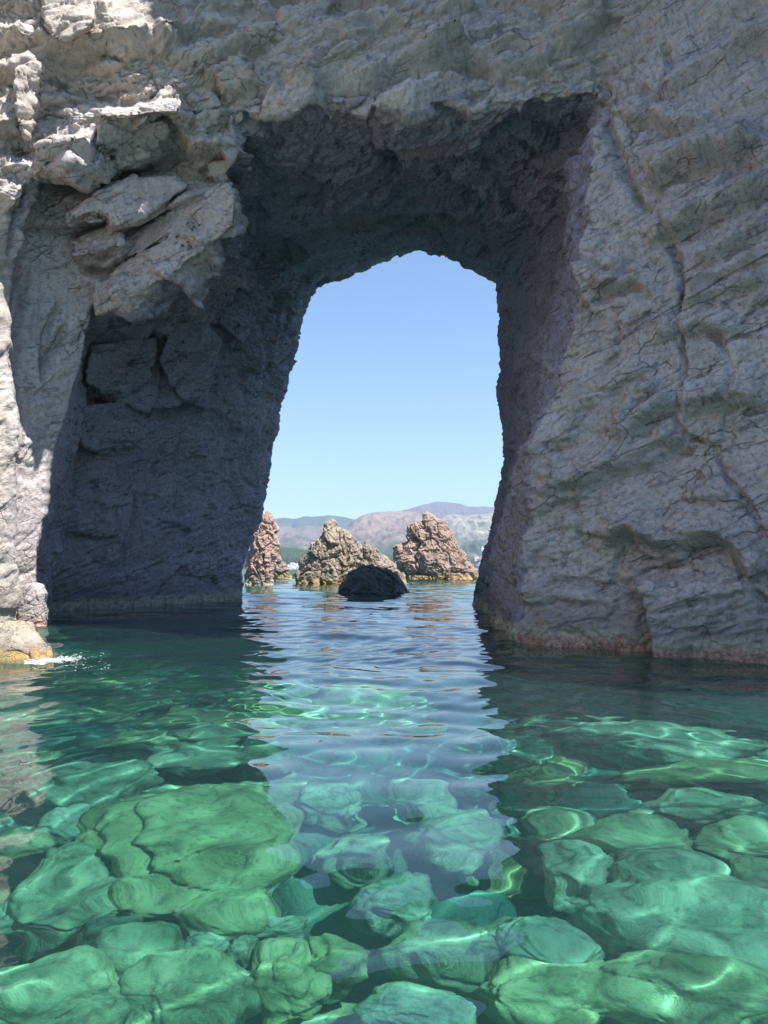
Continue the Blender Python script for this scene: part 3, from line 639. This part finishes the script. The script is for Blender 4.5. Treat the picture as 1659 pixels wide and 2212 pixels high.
def boulder(px_, py_, rx, ry, label, mat=0, zc=None, hi=None, seed=0, tilt=0., res=5, group='boulders on the seabed', sharp=1.0):
    zc = -2.4 if zc is None else zc
    c = under(px_, py_, zc); f_ = under(px_, min(py_ + ry, 2600), zc); g_ = under(px_, max(py_ - ry, 1300), zc)
    wx = rx / FPX * math.hypot(c[0], c[1]) * .98; wy = max(.3 * wx, min(1.3 * wx, (g_[1] - f_[1]) / 2 * .9))
    hz = hi or min(.85, .72 * min(wx, 1.3 * wy) + .12)
    return boulder_w(c, wx, wy, hz, label, mat, seed, tilt, res, group, sharp)
def boulder_w(c, wx, wy, hz, label, mat, seed, tilt, res, group, sharp=1.0):
    vv, ff = {6: ICO6, 5: ICO5, 4: ICO4}[res]
    u = np.sign(vv) * np.abs(vv) ** .9; u /= np.max(np.abs(u)) 
    q = u * (1 + .34 * perlin(vv * 1.1 + seed * 3.7, seed)[:, None] + .16 * perlin(vv * 2.3 + seed, seed + 1)[:, None])
    fc, ee = facets(vv * .95 + seed * 1.31, seed + 3, 1.0)
    q = q * (1 + sharp * (.08 * fc - .03 * sstep(.1, 0, ee)) + .05 * fbm(vv * 4 + seed, 3, seed + 5))[:, None]
    q = q * np.array([wx, wy, hz]); a = tilt; r = np.array([[math.cos(a), -math.sin(a), 0], [math.sin(a), math.cos(a), 0], [0, 0, 1]])
    q = q @ r.T
    o = mesh_np('boulder', q, ff, M_BO[mat]); o.location = c
    tag(o, label, 'boulder', group); o.cycles.is_caustics_receiver = True
    return o
BL = [
 (415,1815,205,125,'largest flat green boulder under clear water left of the sky reflection',1,6), (150,1915,112,80,'broad green boulder under water near the left edge beside a dark hollow',0,6),
 (205,1700,125,42,'long dark green boulder under water above the small pale ones at left',0,5), (155,1790,72,36,'small pale turquoise boulder wedged between two green ones at left',1,5),
 (30,1832,58,30,'pale boulder cut off by the left edge halfway down the water',1,5), (500,1965,105,55,'dark green boulder just below the largest flat one',0,5),
 (310,2055,98,52,'bluish green boulder below the dark hollow at lower left',0,5), (435,2037,48,28,'small round boulder between bluish and bright ones at lower left',1,5),
 (522,2040,34,26,'smallest round boulder left of the tall bright one',0,5), (400,2155,135,85,'large boulder with a bright zigzag light line at the bottom left',1,6),
 (100,2160,165,85,'smooth pale boulder filling the lower left corner',1,6), (620,2115,88,85,'tall bright boulder at the bottom left of centre',1,6),
 (605,1985,62,38,'bright turquoise boulder on the left rim of the sky reflection',1,5), (728,2082,76,45,'boulder in dark water at the lower tip of the sky reflection',0,5),
 (425,1640,105,34,'long boulder with wavy light rings beyond the largest flat one',0,5), (560,1640,78,24,'dark olive boulder touching the left rim of the sky reflection',0,5),
 (460,1592,86,20,'thin light green boulder near the shade line at left',1,5), (300,1600,90,20,'boulder under rippled bright water at left beyond the long dark one',1,5),
 (1475,1985,195,112,'big many lobed boulder with rainbow light lines at the right',1,6), (1370,1830,125,50,'boulder with a yellow green sheen above the big lobed one at right',0,5),
 (1255,1895,72,56,'dark banded boulder left of the big lobed one',0,5), (1200,1800,64,42,'boulder with a pale rainbow edge right of the sky reflection',1,5),
 (1525,2165,195,92,'smooth boulder with two light rings in the lower right corner',1,6), (1180,2040,90,76,'tall green boulder right of the lower sky reflection',1,6),
 (1190,2155,145,72,'large turquoise boulder at the bottom right of centre',1,6), (1180,1680,68,36,'green boulder with a vivid blue fleck beside the reflection rim',0,5),
 (1430,1600,215,30,'widest flat ledge boulder lit just beyond the shade line at right',1,6), (1510,1665,165,30,'long green boulder in front of the widest ledge at right',0,5),
 (1500,1745,125,26,'narrow boulder with thin ripples right of the dark gap',0,5), (1610,1830,85,42,'green boulder at the right edge above the lobed one',0,5),
 (1130,1620,52,24,'small olive boulder at the right rim of the reflection near the shade',0,5), (980,1800,110,52,'pale boulder seen through the sky reflection',1,5),
 (895,1720,66,24,'small ringed boulder seen faintly through the sky reflection',1,5), (960,2060,125,60,'smooth boulder under the lower end of the sky reflection',1,5),
 (850,1930,90,45,'boulder hidden under the dark fold of the reflection centre',0,5), (900,2205,125,50,'pale boulder at the very bottom centre',1,6), (760,1840,80,40,'boulder under the left half of the sky reflection',1,5),
 (1640,1920,60,40,'boulder cut off by the right edge beside the lobed one',0,5), (700,1740,70,30,'dim boulder under the reflection left of the ringed one',0,5),
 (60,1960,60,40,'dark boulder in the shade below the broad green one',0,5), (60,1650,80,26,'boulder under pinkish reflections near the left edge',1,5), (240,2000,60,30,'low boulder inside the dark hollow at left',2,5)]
for k, (x, y, rx, ry, lab, mt, rs) in enumerate(BL):
    zc = -2.35 - .25 * sstep(1700, 1560, np.array(float(y)))
    boulder(x, y, rx * .98, ry * 1.08, lab, mt, float(zc), None, 500 + k * 9, rng.normal(0, .15), rs)
# many more boulders fill the bed between them and run back into the shade
def fill(n, x0, x1, y0, y1, smin, smax, lab, grp, mat, res, seed, lift=0.0):
    rg = np.random.default_rng(seed)
    for k in range(n):
        y = rg.uniform(y0, y1); x = rg.uniform(x0, x1) * (y / y1) ** .6; s_ = rg.uniform(smin, smax)
        z = float(bed_z(0, y)) + s_ * .12 + lift
        boulder_w(np.array([x, y, z]), s_, s_ * rg.uniform(.6, 1.0), s_ * rg.uniform(.4, .6), lab, mat if rg.random() > .3 else max(0, mat - 1) , 1000 + seed * 131 + k * 7, rg.uniform(0, 3), res, grp)
fill(120, -9, 9, 3.5, 13.5, .2, .55, 'small rounded boulder filling the gaps of the sunlit seabed', 'gap filling boulders', 0, 4, 3)
fill(46, -9.5, 1.0, 11.3, 17.0, .5, 1.1, 'green boulder on the lit seabed between the left shore and the arch shade', 'boulders off the left shore', 1, 4, 9)
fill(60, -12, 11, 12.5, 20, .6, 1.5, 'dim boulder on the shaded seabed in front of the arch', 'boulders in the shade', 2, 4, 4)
print('boulders', round(time.time() - T0, 1))

# =================================================================== WATER
b = NB('sea_water')
b.b.inputs['Roughness'].default_value = 0.0; b.b.inputs['Transmission Weight'].default_value = .98; b.b.inputs['IOR'].default_value = 1.5
b.b.inputs['Base Color'].default_value = (.30, .93, .84, 1)
M_WATER = b.m
th = np.concatenate([np.linspace(-180, -62, 40)[:-1], np.linspace(-62, 62, 980), np.linspace(62, 180, 40)[1:]]) * math.pi / 180
rr = np.concatenate([[0.3], np.exp(np.linspace(math.log(.9), math.log(90), 1050)), np.exp(np.linspace(math.log(91), math.log(12000), 120))])
A, Rr = np.meshgrid(th, rr, indexing='ij'); X = Rr * np.sin(A); Yw = Rr * np.cos(A)
Zw = np.zeros(X.shape, F); cell = (Rr * .0045).astype(F)
rg = np.random.default_rng(21)
wx_ = perlin(np.stack([X.ravel() * .25, Yw.ravel() * .25, 0 * X.ravel()], 1), 3).reshape(X.shape) * .9
wy_ = perlin(np.stack([X.ravel() * .25 + 40, Yw.ravel() * .25, 0 * X.ravel()], 1), 4).reshape(X.shape) * .9
gust = .75 + .9 * perlin(np.stack([X.ravel() * .09 + 7, Yw.ravel() * .05, 0 * X.ravel()], 1), 5).reshape(X.shape)
Xa, Ya = (X + wx_).astype(F), (Yw + wy_).astype(F)
for k in range(44):
    lam = .32 * (7.0 / .32) ** ((k + rg.random()) / 44) * (1 if k > 3 else 1); a = rg.normal(math.pi / 2, .75); kk_ = 2 * math.pi / lam
    slope = .0125 if lam < .8 else (.0115 if lam < 1.6 else .010)
    amp = slope / kk_ * (.6 + .8 * rg.random())
    fade = sstep(.45, .12, cell / lam)
    grow = .78 + 1.1 * sstep(5, 16, Rr)                    # calmer in the sheltered foreground
    Zw += (amp * grow * gust * fade * np.sin(kk_ * (Xa * math.cos(a) + Ya * math.sin(a)) + rg.random() * 6.28)).astype(F)
Q = gridq(*X.shape)
Vw = np.stack([X.ravel(), Yw.ravel(), Zw.ravel()], 1)
q0 = Q[len(Q) // 2]; nz = np.cross(Vw[q0[1]] - Vw[q0[0]], Vw[q0[3]] - Vw[q0[0]])[2]
if nz < 0: Q = Q[:, ::-1]
wat = mesh_np('water', Vw, Q, M_WATER); tag(wat, kind='structure'); wat.cycles.is_caustics_caster = True
# foam where the swell laps the boulder at the left
b = NB('foam'); M_FOAM = b.out((.62, .66, .66), None, .6, .3)
rg = np.random.default_rng(5); vv, ff = ico(1); VV = []; FF = []; c0 = B(130, 1424)
for k in range(620):
    t = rg.random(); p0 = B(70 + 100 * t + rg.normal(0, 9), 1431 - 9 * t + rg.normal(0, 2.2) + 2.5 * math.sin(t * 17)); s_ = rg.uniform(.004, .022) * (1.2 - t * .7)
    if rg.random() < .12: p0 = B(rg.uniform(60, 240), rg.uniform(1400, 1450)); s_ = rg.uniform(.003, .012)
    FF.append(ff + len(VV) * len(vv)); VV.append(vv * np.array([s_ * rg.uniform(1, 3.2), s_ * 1.3, s_ * .35]) + p0 + np.array([0, 0, .012]))
fo = mesh_np('foam', np.concatenate(VV) - c0, np.concatenate(FF), M_FOAM); fo.location = c0
tag(fo, 'white foam washing off the pale boulder at the lower left', 'foam', None, 'stuff')
print('water', round(time.time() - T0, 1))

# =================================================================== FAR COAST
def hill(name, crest, Ycrest, Yfoot, mat, seed, gul=1.0, xs=(None, None), foot=.0, mid=.5, nx=420, ny=130, top=0.0):
    """terrain whose skyline follows the crest line; rises from the foot to the crest and falls behind it"""
    pts = np.array([P(x, y, Ycrest)[[0, 2]] for x, y in crest])
    X = np.linspace(pts[0, 0], pts[-1, 0], nx); hz = np.interp(X, pts[:, 0], pts[:, 1])
    t = np.linspace(0, 1.5, ny); Yv = Yfoot + (Ycrest - Yfoot) * t
    sh = np.where(t < 1, (1 - mid) * t + mid * t ** 2, 1 - (t - 1) * 1.2)
    XX, YY = np.meshgrid(X, Yv, indexing='ij'); ZZ = hz[:, None] * sh[None] + foot
    XX = XX * (YY / Ycrest) ** .0
    L = Ycrest - Yfoot; q = np.stack([XX / L * 4, YY / L * 1.2, 0 * XX], -1).reshape(-1, 3)
    g = fbm(q + seed, 5, seed, .55, True).reshape(XX.shape); g2 = fbm(q * 3 + seed, 4, seed + 9).reshape(XX.shape)
    env = (np.sin(np.clip(t, 0, 1) * math.pi) ** .7)[None]
    ZZ = ZZ + hz.max() * (g * .16 + g2 * .05) * gul * env + hz.max() * g2 * .02
    Q = gridq(nx, ny)
    o = mesh_np(name, np.stack([XX, YY, ZZ], -1).reshape(-1, 3), Q[:, ::-1], mat); tag(o, kind='structure'); return o
def hill_mat(name, lo, midc, hi, pale, sc, zlo, zhi, palef=.5):
    lo, midc, hi, pale = [tuple(q * m for q, m in zip(c, (.72, .71, .74))) for c in (lo, midc, hi, pale)]
    b = NB(name); co = b.coord((1, .35, 2.2)); z = b.math('ADD', b.z(), b.math('MULTIPLY', b.math('SUBTRACT', b.noise(co, sc * 1.2, 6, .65), .5), (zhi - zlo) * 1.3))
    f = b.math('DIVIDE', b.math('SUBTRACT', z, zlo), zhi - zlo)
    col = b.ramp(f, [(0.0, lo), (.5, midc), (1.0, hi)])
    col = b.mix(b.ramp(b.noise(co, sc * 2.2, 8, .7, .6), [(palef, 0.0), (palef + .12, .8)]), col, pale)
    col = b.mix(b.ramp(b.noise(co, sc * 5, 8, .7), [(.38, .6), (.52, 0.0)]), col, tuple(c * .45 for c in lo))
    return b.out(col, b.bump(b.noise(co, sc * 6, 6, .7), .5, 12), .95, .05)
HM1 = hill_mat('crater_rim_soil', (.16, .11, .10), (.15, .11, .115), (.17, .13, .13), (.28, .22, .19), .004, 150, 330, .6)
HM2 = hill_mat('crater_flank_soil', (.07, .10, .05), (.27, .17, .13), (.34, .23, .17), (.46, .36, .26), .006, 40, 190, .55)
HM3 = hill_mat('far_ridge_soil', (.10, .11, .07), (.09, .12, .07), (.06, .10, .05), (.22, .17, .14), .004, 60, 260, .58)
HM4 = hill_mat('scree_slope_soil', (.06, .10, .05), (.20, .15, .13), (.26, .19, .17), (.36, .29, .24), .006, 30, 150, .52)
HM5 = hill_mat('pale_cliff_soil', (.08, .11, .06), (.30, .27, .20), (.42, .37, .28), (.62, .56, .42), .008, 50, 170, .5)
HMG = hill_mat('coast_scrub', (.045, .045, .05), (.055, .08, .035), (.07, .11, .05), (.10, .12, .07), .05, 5, 13, .6)
hill('hills', kk((120,232),(265,215),(330,211),(400,215),(450,200),(500,204),(600,195),(680,205),(750,222),(850,260),(1000,300)), 4600, 3300, HM3, 600)
hill('hills', kk((100,250),(200,260),(280,275),(330,256),(400,272),(470,256),(560,262),(640,262),(700,290),(800,330),(900,350)), 3300, 2000, HM4, 630, 1.5)
hill('hills', kk((980,182),(1040,166),(1100,150),(1180,125),(1230,115),(1290,112),(1340,122),(1400,138),(1480,142),(1560,147),(1610,143),(1700,150),(1900,190),(2100,240)), 4700, 3700, HM1, 660, .6)
hill('hills', kk((560,345),(640,305),(700,262),(750,222),(800,190),(870,177),(940,174),(1010,168),(1080,172),(1110,180),(1150,196),(1220,208),(1300,215),(1400,230),(1500,300)), 3500, 2100, HM2, 690, 1.3, mid=.35)
hill('hills', kk((1120,330),(1200,250),(1290,200),(1330,188),(1400,195),(1460,190),(1540,188),(1610,182),(1750,190),(1900,230)), 3300, 1900, HM5, 720, 1.6, mid=.3)
hill('hills', kk((150,396),(280,388),(330,384),(400,392),(450,398),(520,410),(700,420),(900,432),(980,425),(1100,440)), 1300, 1190, HMG, 750, .5, mid=-.6, nx=500, ny=60)
hill('hills', kk((1300,420),(1400,440),(1450,448),(1500,452),(1560,440),(1700,430)), 1750, 1600, HMG, 780, .5, mid=-.6, nx=200, ny=50)

# small far things: boats and houses on the shore
def sm(name, col, rough=.5):
    b = NB(name); co = b.coord(); return b.out(b.mix(b.math('MULTIPLY', b.noise(co, 3, 3), .25), col, tuple(c * .8 for c in col)), None, rough, .4)
M_WH, M_GL, M_PK, M_RF = sm('white_gelcoat', (.8, .8, .78)), sm('tinted_glass', (.03, .04, .05), .2), sm('pink_plaster', (.6, .38, .3), .9), sm('terracotta', (.4, .17, .1), .9)
M_WP = sm('white_plaster', (.8, .78, .73), .9)
def prism(name, secs, mat, parent):
    """a skin over cross-sections (each the same number of points), capped at both ends"""
    n = len(secs[0]); bm = bmesh.new(); vs = [[bm.verts.new(p_) for p_ in s_] for s_ in secs]
    for a_, c_ in zip(vs[:-1], vs[1:]):
        for k in range(n): bm.faces.new((a_[k], a_[(k + 1) % n], c_[(k + 1) % n], c_[k]))
    bm.faces.new(vs[0][::-1]); bm.faces.new(vs[-1]); bmesh.ops.recalc_face_normals(bm, faces=bm.faces)
    me = bpy.data.meshes.new(name); bm.to_mesh(me); bm.free(); me.materials.append(mat)
    o = bpy.data.objects.new(name, me); C.objects.link(o); o.parent = parent; return o
def box(x0, x1, y0, y1, z0, z1): return [[(x, y0, z0), (x, y1, z0), (x, y1, z1), (x, y0, z1)] for x in (x0, x1)]
def boat(pos, L, label, rz=0.):
    r = tag(empty('motorboat', pos), label, 'boat', 'boats off the far shore'); r.rotation_euler.z = rz
    secs = [[(x * L, -w_ * L, .13 * L * h_), (x * L, -w_ * .7 * L, -.04 * L), (x * L, w_ * .7 * L, -.04 * L), (x * L, w_ * L, .13 * L * h_)] for x, w_, h_ in
            ((-.5, .14, .8), (-.2, .16, .85), (.15, .15, 1.0), (.35, .10, 1.15), (.5, .01, 1.35))]
    prism('hull', secs, M_WH, r); prism('cabin', [[(x * L, -w_ * L, .11 * L), (x * L, w_ * L, .11 * L), (x * L, w_ * .85 * L, h_ * L), (x * L, -w_ * .85 * L, h_ * L)] for x, w_, h_ in ((-.25, .1, .25), (.05, .1, .25), (.22, .07, .15))], M_WH, r)
    prism('windscreen', [[(x * L, -w_ * L, .17 * L), (x * L, w_ * L, .17 * L), (x * L, w_ * L, .21 * L), (x * L, -w_ * L, .21 * L)] for x, w_ in ((-.22, .103), (.08, .1))], M_GL, r)
    return r
def on_water(x, Y): p_ = P(x, 1218, Y); return (p_[0], Y, 0)
boat(on_water(628, 380), 5.4, 'white motorboat on the water left of the craggy stack', .15)
boat(on_water(640, 420), 5.0, 'smaller white boat behind and right of the left motorboat', -.2)
boat(on_water(633, 1120), 15, 'long white yacht moored under the dark shore cliff at left')
boat(on_water(1042, 1480), 22, 'white ferry like boat by the far shore at the right wall of the arch', .05)
def house(pos, w_, d_, h_, label, wall=None, rz=0., tower=False):
    r = tag(empty('house', pos), label, 'house', 'houses on the far shore'); r.rotation_euler.z = rz
    wl = prism('wall', box(-w_ / 2, w_ / 2, -d_ / 2, d_ / 2, -3, h_), wall or M_WP, r)
    prism('roof', [[(x, -d_ * .56, h_), (x, d_ * .56, h_), (x, d_ * .05, h_ * 1.3), (x, -d_ * .05, h_ * 1.3)] for x in (-w_ * .54, w_ * .54)], M_RF if wall else M_WP, r)
    for k in range(3):
        x = (-.3 + .3 * k) * w_; prism('window', box(x - .06 * w_, x + .06 * w_, -d_ / 2 - .12, -d_ / 2 + .1, h_ * .45, h_ * .72), M_GL, r)
    if tower: prism('tower', box(-w_ * .35, -w_ * .12, -d_ * .3, d_ * .1, h_, h_ * 2.0), M_WP, r)
    return r
def on_hill(x, y, Y): p_ = P(x, y, Y); return (p_[0], Y, p_[2])
house(on_hill(1044, 1192, 2150), 11, 9, 8, 'white house with a small tower on the hillside above the right shore', None, .2, True)
house(on_hill(1043, 1207, 1640), 14, 8, 4, 'pink walled house near the water at the right shore', M_PK)
house(on_hill(1030, 1210, 1650), 9, 8, 4, 'low white house left of the pink walled one', None, -.1)

# =================================================================== HAZE
hz = prism('haze', box(-5200, 5200, -300, 5300, -14, 460), None, None)
b = NB('haze_air'); b.t.nodes.remove(b.b)
pv = b.n('ShaderNodeVolumePrincipled'); pv.inputs['Color'].default_value = (.62, .80, 1.0, 1); pv.inputs['Density'].default_value = 1.9e-4; pv.inputs['Anisotropy'].default_value = .2
b.t.links.new(pv.outputs[0], b.t.nodes['Material Output'].inputs['Volume'])
hz.data.materials.clear(); hz.data.materials.append(b.m); tag(hz, 'thin blue summer haze over the sea and hills', 'haze', None, 'stuff')
for o in C.objects:
    if o.type == 'MESH' and o.name.split('.')[0] in ('shore_rock', 'low_rock'): o.cycles.is_caustics_receiver = True
    if o.parent is arch: o.cycles.is_caustics_receiver = True
print('done', round(time.time() - T0, 1), sum(len(o.data.vertices) for o in C.objects if o.type == 'MESH'))
